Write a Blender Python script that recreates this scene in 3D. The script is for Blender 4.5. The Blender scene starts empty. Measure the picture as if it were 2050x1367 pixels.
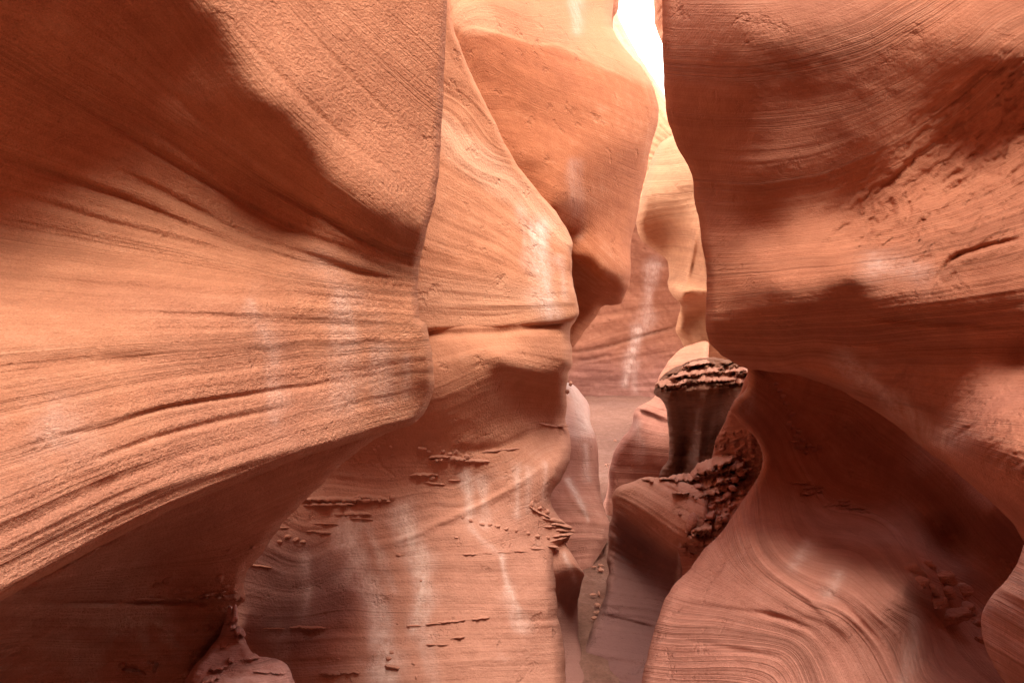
import bpy, math, random
import numpy as np
random.seed(7)
C = bpy.context.scene.collection
F = 24.0/36.0*2050          # focal length in photo pixels
CAMZ = 1.6

def P(px, py, d):
    px = np.asarray(px, float); py = np.asarray(py, float); d = np.asarray(d, float)
    return np.stack([(px-1025)/F*d, d, CAMZ-(py-683.5)/F*d], -1)

# ------------------------------------------------------------------ noise
def _h(ix, iy, iz, seed):
    n = (ix*374761393 + iy*668265263 + iz*2147483647 + seed*1274126177) & 0xFFFFFFFF
    n = ((n ^ (n >> 13))*1274126177) & 0xFFFFFFFF
    n = (n ^ (n >> 16)) & 0xFFFF
    return n/32767.5 - 1.0
def vnoise(x, y, z=0.0, seed=0):
    x, y, z = np.broadcast_arrays(np.asarray(x, float), np.asarray(y, float), np.asarray(z, float))
    ix = np.floor(x).astype(np.int64); iy = np.floor(y).astype(np.int64); iz = np.floor(z).astype(np.int64)
    fx = x-ix; fy = y-iy; fz = z-iz
    fx = fx*fx*fx*(fx*(fx*6-15)+10); fy = fy*fy*fy*(fy*(fy*6-15)+10); fz = fz*fz*fz*(fz*(fz*6-15)+10)
    def g(a, b, c): return _h(ix+a, iy+b, iz+c, seed)
    a = g(0,0,0)*(1-fx)+g(1,0,0)*fx; b = g(0,1,0)*(1-fx)+g(1,1,0)*fx
    c = g(0,0,1)*(1-fx)+g(1,0,1)*fx; d = g(0,1,1)*(1-fx)+g(1,1,1)*fx
    return (a*(1-fy)+b*fy)*(1-fz)+(c*(1-fy)+d*fy)*fz
def fbm(x, y, z=0.0, octv=4, seed=0, gain=.5):
    s = 0; a = 1.0; f = 1.0; t = 0
    for i in range(octv):
        s = s + a*vnoise(np.asarray(x)*f, np.asarray(y)*f, np.asarray(z)*f, seed+i*17); t += a; a *= gain; f *= 2.03
    return s/t

# ------------------------------------------------------------------ curves and fields
def catmull(pts, n=6, closed=False):
    p = np.array(pts, float)
    N = len(p); out = []
    rng = range(N if closed else N-1)
    for i in rng:
        if closed: a, b, c, d = p[(i-1) % N], p[i], p[(i+1) % N], p[(i+2) % N]
        else: a, b, c, d = p[max(i-1, 0)], p[i], p[i+1], p[min(i+2, N-1)]
        L = np.linalg.norm(c-b)
        if L > 300: out.append(b); continue
        ta = .5*(c-a); tb = .5*(d-b)                 # limit tangents so that long neighbours do not overshoot
        for t_ in (ta, tb):
            m = np.linalg.norm(t_)
            if m > L: t_ *= L/m
        for k in range(n):
            t = k/n
            out.append((2*t**3-3*t**2+1)*b+(t**3-2*t**2+t)*ta+(-2*t**3+3*t**2)*c+(t**3-t**2)*tb)
    if not closed: out.append(p[-1])
    return np.array(out)

def seg_dist(X, Y, poly, closed):
    """distance, closest point, signed side, arc fraction along poly"""
    q = np.roll(poly, -1, 0) if closed else poly[1:]
    a = poly if closed else poly[:-1]
    best = np.full(X.shape, 1e18); cx = np.zeros(X.shape); cy = np.zeros(X.shape); side = np.zeros(X.shape); tt = np.zeros(X.shape)
    L = np.linalg.norm(q-a, axis=1); acc = np.concatenate([[0], np.cumsum(L)]); tot = acc[-1]
    for i in range(len(a)):
        ax, ay = a[i]; dx, dy = q[i]-a[i]; l2 = dx*dx+dy*dy
        if l2 < 1e-9: continue
        t = np.clip(((X-ax)*dx+(Y-ay)*dy)/l2, 0, 1)
        qx = ax+t*dx; qy = ay+t*dy
        d2 = (X-qx)**2+(Y-qy)**2
        m = d2 < best
        best = np.where(m, d2, best); cx = np.where(m, qx, cx); cy = np.where(m, qy, cy)
        side = np.where(m, dx*(Y-ay)-dy*(X-ax), side); tt = np.where(m, (acc[i]+t*L[i])/tot, tt)
    return np.sqrt(best), cx, cy, np.sign(side), tt

def inside(X, Y, poly):
    r = np.zeros(X.shape, bool); n = len(poly)
    for i in range(n):
        x1, y1 = poly[i]; x2, y2 = poly[(i+1) % n]
        if y1 == y2: continue
        c = ((y1 > Y) != (y2 > Y)) & (X < (x2-x1)*(Y-y1)/(y2-y1)+x1)
        r ^= c
    return r

def tps(ctrl, X, Y, smooth=0.0):
    c = np.array(ctrl, float); xy = c[:, :2]/500.0; v = c[:, 2]; n = len(c)
    def U(r2): return np.where(r2 > 1e-12, r2*np.log(np.maximum(r2, 1e-12)), 0)
    K = U(((xy[:, None]-xy[None])**2).sum(-1)) + np.eye(n)*smooth
    Pm = np.hstack([np.ones((n, 1)), xy])
    A = np.zeros((n+3, n+3)); A[:n, :n] = K; A[:n, n:] = Pm; A[n:, :n] = Pm.T
    w = np.linalg.solve(A+np.eye(n+3)*1e-9, np.concatenate([v, [0, 0, 0]]))
    x = X/500.0; y = Y/500.0
    out = w[n]+w[n+1]*x+w[n+2]*y
    for i in range(n): out = out+w[i]*U((x-xy[i, 0])**2+(y-xy[i, 1])**2)
    return out

def field_lines(lines, X, Y, step=120):
    """value field from contour lines [(value, [pts])]"""
    c = []
    for v, pts in lines:
        q = catmull(pts, 4) if len(pts) > 2 else np.array(pts, float)
        L = np.concatenate([[0], np.cumsum(np.linalg.norm(np.diff(q, axis=0), axis=1))])
        n = max(2, int(L[-1]/step)+1)
        for s in np.linspace(0, L[-1], n):
            c.append((np.interp(s, L, q[:, 0]), np.interp(s, L, q[:, 1]), v))
    return tps(c, X, Y, .002)

def sstep(t): t = np.clip(t, 0, 1); return t*t*(3-2*t)

# ------------------------------------------------------------------ materials
def new_mat(name):
    m = bpy.data.materials.new(name); m.use_nodes = True
    nt = m.node_tree; nt.nodes.clear()
    return m, nt
def rock_mat(name, base, light, dark, stain_light=(.74, .56, .50), rough=.92, layer=6.0, grain=.35, grain_scale=260, fine=1.0, contrast=1.0, mott=.5, bumpy=1.0, seams=1.0, bed=1.0):
    m, nt = new_mat(name); N = nt.nodes.new; L = nt.links.new
    out = N('ShaderNodeOutputMaterial'); b = N('ShaderNodeBsdfPrincipled'); L(b.outputs[0], out.inputs[0])
    b.inputs['Roughness'].default_value = rough; b.inputs['Specular IOR Level'].default_value = .18
    def attr(n): a = N('ShaderNodeAttribute'); a.attribute_name = n; return a
    st = attr('strata'); al = attr('along'); sn = attr('stain_light'); ti = attr('tint')
    tc = N('ShaderNodeTexCoord')
    def math_(op, a, c=None, d=None):
        n = N('ShaderNodeMath'); n.operation = op
        for k, v in enumerate((a, c, d)):
            if v is None: continue
            if hasattr(v, 'links') or hasattr(v, 'is_linked'): L(v, n.inputs[k])
            else: n.inputs[k].default_value = v
        return n.outputs[0]
    def noise(vec, scale, det=4, rough=.55, dist=0):
        n = N('ShaderNodeTexNoise'); n.inputs['Scale'].default_value = scale; n.inputs['Detail'].default_value = det
        n.inputs['Roughness'].default_value = rough; n.inputs['Distortion'].default_value = dist
        L(vec, n.inputs['Vector']); return n.outputs['Fac']
    def ramp(v, stops):
        r = N('ShaderNodeValToRGB'); el = r.color_ramp.elements
        el[0].position, el[0].color = stops[0][0], (*stops[0][1], 1); el[1].position, el[1].color = stops[-1][0], (*stops[-1][1], 1)
        for p, c in stops[1:-1]: e = el.new(p); e.color = (*c, 1)
        L(v, r.inputs[0]); return r.outputs[0]
    def mix(a, c, f, mode='MIX'):
        n = N('ShaderNodeMix'); n.data_type = 'RGBA'; n.blend_type = mode
        if hasattr(f, 'is_linked'): L(f, n.inputs[0])
        else: n.inputs[0].default_value = f
        for k, v in ((6, a), (7, c)):
            if hasattr(v, 'is_linked'): L(v, n.inputs[k])
            else: n.inputs[k].default_value = (*v, 1)
        return n.outputs[2]
    w = noise(tc.outputs['Object'], 2.2, 3)
    s1 = math_('ADD', st.outputs['Fac'], math_('MULTIPLY', math_('SUBTRACT', w, .5), .10))
    def svec(ks, ka):
        cb = N('ShaderNodeCombineXYZ'); L(math_('MULTIPLY', s1, ks), cb.inputs[0]); L(math_('MULTIPLY', al.outputs['Fac'], ka), cb.inputs[1]); return cb.outputs[0]
    n1 = noise(svec(layer*.5, .25), 1.0, 3, .6)
    n2 = noise(svec(layer*2.2, .5), 1.0, 5, .7)
    n3 = noise(svec(layer*9, 1.3), 1.0, 3, .7)
    big = noise(tc.outputs['Object'], 1.1, 4, .6)
    mo = noise(tc.outputs['Object'], 14, 5, .7)
    v = math_('ADD', math_('MULTIPLY', n1, .45), math_('MULTIPLY', n2, .55))
    v = math_('MULTIPLY_ADD', math_('SUBTRACT', v, .5), .6*contrast, .5)
    v = math_('ADD', v, math_('MULTIPLY', math_('SUBTRACT', n3, .5), .2*fine))
    v = math_('ADD', v, math_('MULTIPLY', math_('SUBTRACT', big, .5), .45))
    v = math_('ADD', v, math_('MULTIPLY', math_('SUBTRACT', mo, .5), mott*.8))
    col = ramp(v, [(.18, dark), (.42, tuple(.5*(x+y) for x, y in zip(base, dark))), (.56, base), (.70, tuple(.55*x+.45*y for x, y in zip(base, light))), (.92, light)])
    # thin dark seams that follow the bedding
    nS = noise(svec(layer*1.1, .10), 1.0, 4, .62)
    def ridge(n, c, k): return math_('MAXIMUM', math_('SUBTRACT', 1.0, math_('MULTIPLY', math_('ABSOLUTE', math_('SUBTRACT', n, c)), k)), 0.0)
    seam = math_('ADD', ridge(nS, .5, 34.0), math_('MULTIPLY', ridge(nS, .60, 40.0), .7))
    seam = math_('ADD', seam, math_('MULTIPLY', ridge(nS, .42, 40.0), .7))
    bm = math_('MULTIPLY', math_('SUBTRACT', noise(svec(layer*.3, .35), 1.0, 2, .5), .38), 3.0); bc = N('ShaderNodeClamp'); L(bm, bc.inputs[0])
    seam = math_('MULTIPLY', seam, bc.outputs[0])
    col = mix(col, tuple(x*.72 for x in dark), math_('MULTIPLY', seam, .55*seams))
    # regional tint: >0 pale layers and painted light, <0 dull dark varnish and painted shade
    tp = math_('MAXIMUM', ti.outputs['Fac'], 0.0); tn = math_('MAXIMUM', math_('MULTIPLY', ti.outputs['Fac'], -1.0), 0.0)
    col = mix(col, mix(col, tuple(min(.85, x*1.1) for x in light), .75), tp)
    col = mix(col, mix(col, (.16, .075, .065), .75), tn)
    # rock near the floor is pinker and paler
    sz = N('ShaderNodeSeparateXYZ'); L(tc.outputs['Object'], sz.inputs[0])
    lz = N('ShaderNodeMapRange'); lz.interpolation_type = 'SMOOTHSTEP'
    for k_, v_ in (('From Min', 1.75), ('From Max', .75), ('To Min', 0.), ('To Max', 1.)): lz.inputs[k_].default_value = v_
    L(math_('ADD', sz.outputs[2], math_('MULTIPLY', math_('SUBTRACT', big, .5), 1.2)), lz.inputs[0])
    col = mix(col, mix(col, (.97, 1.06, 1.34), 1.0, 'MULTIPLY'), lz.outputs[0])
    # mineral streaks and painted bright spots, broken up by noise
    mp = N('ShaderNodeMapping'); mp.inputs['Scale'].default_value = (9, 9, 1.6); L(tc.outputs['Object'], mp.inputs[0])
    sb = math_('ADD', math_('MULTIPLY', noise(mp.outputs[0], 2.6, 6, .7), .6), math_('MULTIPLY', noise(tc.outputs['Object'], 55, 5, .75), .4))
    sm = math_('MULTIPLY', sn.outputs['Fac'], math_('MULTIPLY', math_('SUBTRACT', sb, .29), 4.0))
    cl = N('ShaderNodeClamp'); L(sm, cl.inputs[0])
    col = mix(col, stain_light, math_('MULTIPLY', cl.outputs[0], .95))
    # sand grain speckle
    gr = noise(tc.outputs['Object'], grain_scale, 2, .6)
    gm = math_('MULTIPLY_ADD', math_('SUBTRACT', gr, .5), grain*1.1, 1.0)
    gx = N('ShaderNodeVectorMath'); gx.operation = 'SCALE'; L(col, gx.inputs[0]); L(gm, gx.inputs['Scale'])
    L(gx.outputs[0], b.inputs['Base Color'])
    # bump: strata + pitting + grain
    pit0 = None
    pit = noise(tc.outputs['Object'], 38, 4, .65)
    hgt = math_('ADD', math_('MULTIPLY', n2, .007*bed), math_('MULTIPLY', n3, .0022*fine*bed))
    hgt = math_('ADD', hgt, math_('MULTIPLY', seam, -.006*seams)); hgt = math_('ADD', hgt, math_('MULTIPLY', pit, .0045*grain*2))
    hgt = math_('ADD', hgt, math_('MULTIPLY', gr, .0035*grain*bumpy))
    g2 = noise(tc.outputs['Object'], 95, 3, .6); hgt = math_('ADD', hgt, math_('MULTIPLY', g2, .0055*bumpy))
    ch = noise(tc.outputs['Object'], 9, 5, .62); hgt = math_('ADD', hgt, math_('MULTIPLY', math_('MAXIMUM', math_('SUBTRACT', ch, .60), 0.0), -.09))
    bp = N('ShaderNodeBump'); bp.inputs['Strength'].default_value = .75; bp.inputs['Distance'].default_value = 1.0
    L(hgt, bp.inputs['Height']); L(bp.outputs[0], b.inputs['Normal'])
    return m

# ------------------------------------------------------------------ rock shells
def axis(lo, hi, vis_lo, vis_hi, fine, coarse=28):
    parts = []
    if lo < vis_lo: parts.append(np.arange(lo, vis_lo, coarse))
    parts.append(np.arange(max(lo, vis_lo), min(hi, vis_hi)+fine, fine))
    if hi > vis_hi: parts.append(np.arange(max(vis_hi, lo)+coarse, hi+coarse, coarse))
    return np.unique(np.concatenate(parts))

SURF = {}
class Shell:
    """one piece of rock face: traced outline, own distance and relief, edges that turn back into the rock"""
    def __init__(s, outline, depth, strata, cell=3, curl=25, curl_d=None, back=.8, margin=36, relief=(), strokes=(),
                 lay=.008, layf=5.0, rough=.006, stains_lights=(), tints=(), rough_patches=(), laym=(), sm=0.0, edge_noise=1.2, seed=1, inward=.35, wob=1.0):
        poly = catmull(outline, 6, True)
        if edge_noise:
            m = (poly[:, 0] > -60) & (poly[:, 0] < 2110)
            n1 = fbm(poly[:, 0]/22., poly[:, 1]/22., seed, 3, seed); n2 = fbm(poly[:, 0]/22., poly[:, 1]/22., seed+9, 3, seed+5)
            poly = poly+np.stack([n1, n2], -1)*edge_noise*2*m[:, None]
        s.poly = poly
        x0, y0 = poly.min(0)-margin; x1, y1 = poly.max(0)+margin
        gx = axis(x0, x1, -30, 2080, cell); gy = axis(y0, y1, -30, 1400, cell)
        X, Y = np.meshgrid(gx, gy)
        d, cx, cy, _, _ = seg_dist(X, Y, poly, True)
        ins = inside(X, Y, poly)
        keep = ins | (d < margin)
        out = ~ins
        # outside vertices fold back behind the rim
        QX = np.where(out, cx, X); QY = np.where(out, cy, Y)
        s.depth_ctrl = depth; s.relief = relief; s.seed = seed; s.strata = strata; s.lay = lay; s.layf = layf; s.rough = rough; s.rp = rough_patches; s.wob = wob; s.laym = laym; s.sm = sm
        D = s.field(QX, QY)
        S, A = s.SA
        r = float(curl)
        cd = curl_d if curl_d is not None else r/F*float(np.median(D))*1.3
        din = np.where(out, 0, d); t = np.clip(1-din/r, 0, 1)
        s.curl = (r, cd)
        D = D+cd*(1-np.sqrt(np.maximum(1-t*t, 0)))
        bk = np.where(out, d/margin, 0)
        D = D+bk*back
        # pull the folded rim inward
        cen_x = cx-(X-cx)*inward; cen_y = cy-(Y-cy)*inward
        QX = np.where(out & (bk > .12), cen_x, QX); QY = np.where(out & (bk > .12), cen_y, QY)
        V = P(QX, QY, D)
        st = np.zeros(X.shape)
        for (pts, w, a) in stains_lights:
            pl = catmull(pts, 4) if len(pts) > 2 else np.array(pts, float)
            wv = 1+.5*vnoise(X/40., Y/40., 3, seed)
            dd, _, _, _, tt = seg_dist(X+6*vnoise(X/30., Y/50., 1, seed), Y, pl, False)
            st = np.maximum(st, a*np.exp(-(dd/(w*wv))**2)*(1-.3*tt))
        ti = np.zeros(X.shape)
        for (pg, w, a) in tints:
            pl = catmull(pg, 4, True)
            wx = X+8*fbm(X/60., Y/60., 2, 3, seed); wy = Y+8*fbm(X/60., Y/60., 7, 3, seed)
            dd, _, _, _, _ = seg_dist(wx, wy, pl, True); i_ = inside(wx, wy, pl)
            sd = np.where(i_, dd, -dd)
            ti = ti+a*sstep(sd/w*.5+.5)
        idx = -np.ones(X.shape, int); 
        q = keep[:-1, :-1] & keep[1:, :-1] & keep[:-1, 1:] & keep[1:, 1:]
        used = np.zeros(X.shape, bool)
        used[:-1, :-1] |= q; used[1:, :-1] |= q; used[:-1, 1:] |= q; used[1:, 1:] |= q
        idx[used] = np.arange(used.sum())
        a = idx[:-1, :-1][q]; b = idx[:-1, 1:][q]; c = idx[1:, 1:][q]; e = idx[1:, :-1][q]
        s.verts = V[used]; s.faces = np.stack([a, e, c, b], -1)
        s.S = S[used]; s.A = A[used]; s.st = st[used]; s.ti = np.clip(ti[used], -1, 1)
    def field(s, X, Y):
        D = tps(s.depth_ctrl, X, Y, s.sm)
        D = D+.02*s.wob*fbm(X/160., Y/160., s.seed, 3, s.seed)*D/2
        for r in s.relief:
            kind, pts, w, a = r[:4]
            pl = catmull(pts, 4) if len(pts) > 2 else np.array(pts, float)
            dd, _, _, side, tt = seg_dist(X, Y, pl, False)
            end = sstep(np.minimum(tt, 1-tt)/.38+ (0 if len(r) < 5 else r[4]))
            if kind == 'g': D = D+a*np.exp(-(dd/w)**2)*end           # groove (a>0) or rib (a<0)
            else:                                                    # 'l' ledge: sharp edge fading on the positive side
                sd = dd*side
                D = D+a*np.where(sd > 0, np.exp(-(sd/w)**1.2), 0)*end*sstep(sd/3.0)
        S = field_lines(s.strata, X, Y)
        S = S+.035*fbm(X/300., Y/300., 1, 3, s.seed+3)
        A = (X+.35*Y)/F*D*1.5
        n = 0
        for k, (f, am) in enumerate(((1, 1.0), (2.3, .6), (5.1, .38), (11., .2))):
            n = n+am*vnoise(S*s.layf*f, A*(.6+.35*k), 0, s.seed+31*k)
        msk = .55+.6*fbm(X/180., Y/120., 5, 3, s.seed+8)
        lm = np.clip(tps(s.laym, X, Y, .001), .08, 1.6) if s.laym else 1.0
        D = D+s.lay*n*np.clip(msk, .1, 1.3)*lm
        p = P(X, Y, D)
        D = D+s.rough*fbm(p[..., 0]*9, p[..., 1]*9, p[..., 2]*9, 5, s.seed+50, .6)
        for (pg, w, a, sc, *ly) in s.rp:
            pl = catmull(pg, 4, True); dd, _, _, _, _ = seg_dist(X, Y, pl, True); i_ = inside(X, Y, pl)
            m = sstep(np.where(i_, dd, -dd)/w*.5+.5)
            if ly:                                                     # crumbling layers: each bed sticks out by its own ragged amount
                lh, tl = ly
                yy = Y+tl*X+lh*1.1*fbm(X/70., Y/50., 2, 3, s.seed+60)+lh*.25*fbm(X/9., Y/9., 4, 3, s.seed+61)
                li = np.floor(yy/lh); fr = yy/lh-li
                off = _h(li.astype(np.int64), li.astype(np.int64)*0+3, li.astype(np.int64)*0+5, s.seed)*40
                pr = vnoise(X/sc+off, li*7.3, 0, s.seed+62)+.5*vnoise(X/sc*2.7+off, li*3.1, 0, s.seed+63)
                pr = sstep(pr*2.2+.5)*(.55+.45*vnoise(X/sc*.7+off, li*1.3, 2, s.seed+64))+.15*vnoise(X/5., Y/5., 1, s.seed+65)
                prof = sstep(fr/.22)*(1-sstep((fr-.80)/.16)*.9)
                D = D-a*m*(pr*prof-.25)
                continue
            wx = X+sc*.8*fbm(X/sc/2, Y/sc/2, 4, 3, s.seed+70); wy = Y+sc*.8*fbm(X/sc/2, Y/sc/2, 8, 3, s.seed+71)
            nn = fbm((wx*.75-wy*.66)/sc/2.2*.6+0, (wx*.66+wy*.75)/sc*1.1, 0, 5, s.seed+77, .6)
            D = D+a*m*(nn+.6*np.maximum(nn, 0))
        s.SA = (S, A)
        return D
    def at(s, px, py):
        return float(s.field(np.array([float(px)]), np.array([float(py)]))[0])

def make_obj(name, verts, faces, mat, attrs=None, parent=None, smooth=True):
    me = bpy.data.meshes.new(name)
    me.from_pydata([tuple(v) for v in verts], [], [tuple(int(i) for i in f) for f in faces])
    if attrs:
        for k, v in attrs.items():
            a = me.attributes.new(k, 'FLOAT', 'POINT'); a.data.foreach_set('value', np.asarray(v, np.float32))
    me.materials.append(mat); me.update()
    if smooth: me.polygons.foreach_set('use_smooth', [True]*len(me.polygons))
    o = bpy.data.objects.new(name, me); C.objects.link(o)
    if parent: o.parent = parent
    return o

def rock(name, shells, mat, label, cat, group=None):
    vs = []; fs = []; at = {k: [] for k in ('strata', 'along', 'stain_light', 'tint')}; off = 0
    for s in shells:
        vs.append(s.verts); fs.append(s.faces+off); off += len(s.verts)
        at['strata'].append(s.S); at['along'].append(s.A); at['stain_light'].append(s.st); at['tint'].append(s.ti)
    o = make_obj(name, np.concatenate(vs), np.concatenate(fs), mat, {k: np.concatenate(v) for k, v in at.items()})
    tag(o, label, cat, group)
    return o
def tag(o, label, cat, group=None, kind=None):
    if label: o['label'] = label
    if cat: o['category'] = cat
    if group: o['group'] = group
    if kind: o['kind'] = kind
    return o

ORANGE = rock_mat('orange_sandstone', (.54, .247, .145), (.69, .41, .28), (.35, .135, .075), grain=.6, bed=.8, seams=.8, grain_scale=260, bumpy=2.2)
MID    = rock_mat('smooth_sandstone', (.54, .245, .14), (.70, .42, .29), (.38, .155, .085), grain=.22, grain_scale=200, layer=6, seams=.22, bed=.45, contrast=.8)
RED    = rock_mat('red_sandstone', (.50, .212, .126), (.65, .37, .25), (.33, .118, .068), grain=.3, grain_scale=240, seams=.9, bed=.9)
PINK   = rock_mat('pink_sandstone', (.50, .235, .165), (.68, .44, .36), (.34, .14, .10), grain=.2, grain_scale=160)
CREAM  = rock_mat('cream_sandstone', (.44, .205, .11), (.56, .33, .20), (.28, .11, .06), grain=.2, grain_scale=120, seams=1.3, bed=2, layer=9)
GREY   = rock_mat('grey_sandstone', (.27, .155, .125), (.38, .25, .21), (.16, .085, .07), grain=.25, grain_scale=160)
PALE   = rock_mat('pale_sandstone', (.42, .27, .18), (.54, .38, .28), (.30, .16, .10), grain=.2, grain_scale=60, seams=1.5, bed=3)
DEEP   = rock_mat('deep_red_sandstone', (.45, .165, .08), (.62, .34, .21), (.30, .095, .045), grain=.22, grain_scale=200, seams=.35, bed=.5)
DUSK   = rock_mat('dusky_sandstone', (.32, .13, .08), (.46, .24, .16), (.20, .07, .042), grain=.2, grain_scale=60)
BROWN  = rock_mat('brown_sandstone', (.25, .11, .062), (.40, .21, .13), (.15, .06, .035), grain=.3, grain_scale=150)
SAND   = rock_mat('sand', (.27, .125, .075), (.35, .185, .12), (.19, .08, .045), grain=.6, grain_scale=60, bumpy=4, seams=0, mott=1.2)
# ================================================================== LEFT FOREGROUND WALL
L1 = Shell(
  [(880,-120),(895,-60),(895,0),(893,60),(889,160),(885,250),(876,370),(866,420),(852,475),(840,530),(836,570),(839,635),(853,650),
   (861,690),(868,738),(867,780),(850,825),(825,850),(760,866),(700,886),(600,918),(500,958),(400,998),(300,1042),(200,1094),(100,1148),(0,1203),
   (-400,1430),(-700,1430),(-700,-560),(0,-300),(500,-150)],
  [(-700,-560,1.0),(-700,300,1.3),(-700,1400,.9),(-100,-560,1.2),(500,-560,2.0),(890,-560,2.7),
   (880,0,2.35),(700,0,2.08),(520,0,1.84),(430,20,1.72),(310,90,1.77),(160,60,1.60),(0,0,1.46),(0,150,1.56),(200,200,1.76),
   (870,300,2.24),(700,250,1.98),(610,260,1.86),(540,210,1.79),(430,310,1.89),(300,220,1.81),(0,300,1.64),
   (855,462,2.13),(770,420,1.98),(700,370,1.91),(590,450,1.98),(840,500,2.17),(500,420,1.98),(300,400,1.85),(0,420,1.66),
   (838,560,2.15),(700,560,1.94),(500,560,1.76),(250,520,1.68),(0,520,1.58),
   (840,640,2.07),(600,640,1.81),(300,640,1.51),(0,620,1.38),
   (866,740,2.08),(600,740,1.75),(300,760,1.41),(0,760,1.24),(855,815,2.12),(700,880,1.80),(600,880,1.63),(600,820,1.68),(400,980,1.36),(200,1080,1.18),(0,1190,1.0),(0,1000,1.06),(0,900,1.14),(300,900,1.29)],
  [(0,[(600,-300),(900,0)]),(1,[(450,-100),(650,120),(885,330)]),(2,[(300,-100),(500,160),(700,350),(850,470)]),(3,[(0,60),(300,230),(600,420),(842,520)]),
   (3.6,[(0,240),(300,360),(600,490),(838,545)]),(4.3,[(0,390),(300,460),(600,545),(838,575)]),(5,[(0,520),(400,560),(838,610)]),(5.8,[(0,640),(400,640),(845,650)]),
   (6.6,[(0,770),(300,720),(600,690),(860,680)]),(7.4,[(0,910),(200,850),(400,800),(868,735)]),(8.3,[(0,1050),(300,920),(600,830),(867,770)]),(9.2,[(0,1190),(300,1035),(600,910),(830,845)])],
  cell=3, curl=16, curl_d=.10, back=.6, lay=.0065, layf=4.5, rough=.004, seed=3, wob=.3, sm=.012, laym=[(0,0,.15),(600,0,.15),(880,0,.3),(600,300,.2),(300,300,.4),(0,300,.5),(850,400,.3),(0,500,.9),(800,560,.9),(400,600,.8),(0,700,.9),(850,700,.9),(0,1100,1),(850,820,1),(400,950,1.1)],
  relief=[('g',[(400,-80),(480,110),(600,272),(720,385),(860,480)],60,-.035,1),
          ('g',[(-160,330),(220,448),(560,530),(900,590)],9,.016),('g',[(-160,262),(250,400),(500,500),(900,590)],9,.018),
          ('g',[(60,130),(300,298),(560,450),(900,585)],8,.017),('g',[(160,300),(350,398),(520,482),(840,580)],8,.015),('g',[(380,290),(600,408),(720,478),(900,570)],8,.018),
          ('g',[(60,60),(240,200),(420,330),(620,450),(860,550)],14,.012),('g',[(220,90),(420,250),(600,400),(800,510)],11,.009),('g',[(-160,420),(200,490),(420,545),(760,590)],26,.028),
          ('g',[(0,560),(250,575),(500,590),(830,600)],9,.008),('g',[(200,620),(500,640),(840,650)],8,.007),('g',[(430,10),(560,150),(720,300),(870,400)],6,.006),('g',[(560,0),(700,150),(880,330)],5,.005),
          ('g',[(0,910),(90,875),(200,860),(320,820),(500,790),(680,765),(868,735)],6,.011),
          ('g',[(0,770),(100,730),(250,722),(400,712)],16,.015),
          ('g',[(80,1100),(300,985),(520,915),(820,835)],14,-.012),('g',[(100,960),(300,880),(500,830),(700,800)],7,.010)],
  stains_lights=[([(690,600),(695,800)],32,.4),([(640,520),(730,640)],36,.22),([(755,700),(765,790)],28,.38),([(505,610),(545,700),(550,840)],22,.28),([(810,720),(815,790)],14,.35),([(100,855),(140,850)],55,.3)])
L2 = Shell(
  [(836,815),(832,842),(770,868),(702,914),(640,973),(592,1020),(560,1058),(524,1106),(497,1140),(489,1168),(492,1202),(468,1208),(470,1226),(455,1262),(420,1302),(396,1342),(384,1385),(330,1700),
   (-700,1700),(-700,1440),(-400,1416),(0,1186),(100,1134),(200,1080),(300,1028),(400,984),(500,944),(600,904),(700,872),(760,850),(800,830)],
  [(-700,900,1.0),(-700,1700,1.9),(845,830,2.26),(840,800,2.24),(700,890,2.16),(600,915,2.1),(500,950,2.04),(400,990,1.95),(300,1035,1.86),(200,1085,1.76),(100,1140,1.66),(0,1195,1.58),(-300,1350,1.4),
   (700,914,2.24),(600,1010,2.4),(500,1130,2.5),(480,1200,2.5),(400,1110,2.36),(300,1150,2.25),(150,1210,1.95),(0,1300,1.85),(420,1300,2.4),(390,1380,2.3),(200,1330,2.25),(0,1400,2.05),(330,1700,1.9)],
  [(0,[(0,1150),(700,900)]),(1,[(0,1200),(489,1180)]),(2,[(0,1300),(430,1290)]),(3,[(0,1400),(380,1390)])],
  cell=4, curl=24, curl_d=.12, back=.3, lay=.006, rough=.02, seed=5, edge_noise=2,
  relief=[('g',[(20,1208),(250,1206),(480,1206)],4,.03)])
# ================================================================== CENTRE FIN
C1 = Shell(
  [(888,-350),(893,-60),(905,40),(925,102),(950,160),(985,232),(1025,312),(1070,375),(1113,424),(1146,482),(1144,520),(1148,570),(1157,608),(1158,630),(1146,642),(1100,650),(1000,661),(870,664),
   (700,664),(700,-350)],
  [(700,-350,2.9),(888,-350,3.1),(700,200,2.8),(700,660,2.8),(895,0,3.3),(1000,300,3.5),(880,300,3.25),(1100,440,3.6),(1140,500,3.55),(870,500,3.1),(1000,500,3.35),(1155,620,3.45),(1000,640,3.27),(860,650,3.06)],
  [(0,[(900,0),(960,150)]),(1,[(880,180),(1000,290)]),(2,[(890,240),(1010,335),(1144,480)]),(2.7,[(860,330),(1000,420),(1144,520)]),(3.6,[(850,420),(1000,490),(1148,560)]),(4.6,[(838,540),(1000,570),(1155,600)]),(5.6,[(840,650),(1000,650),(1155,625)])],
  cell=3, curl=10, curl_d=.06, back=.5, lay=.006, rough=.004, seed=11,
  relief=[('g',[(840,610),(1000,612),(1155,604)],7,-.008)],
  stains_lights=[([(1075,460),(1085,560),(1100,625)],22,.9),([(1120,520),(1130,600)],10,.5),([(1045,420),(1060,520)],10,.4)],
  tints=[([(880,225),(930,262),(1010,325),(1080,395),(1144,478),(1140,500),(1060,440),(960,370),(880,290)],14,.75),([(830,560),(1150,560),(1158,615),(1150,640),(835,655)],30,.4)])
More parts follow.
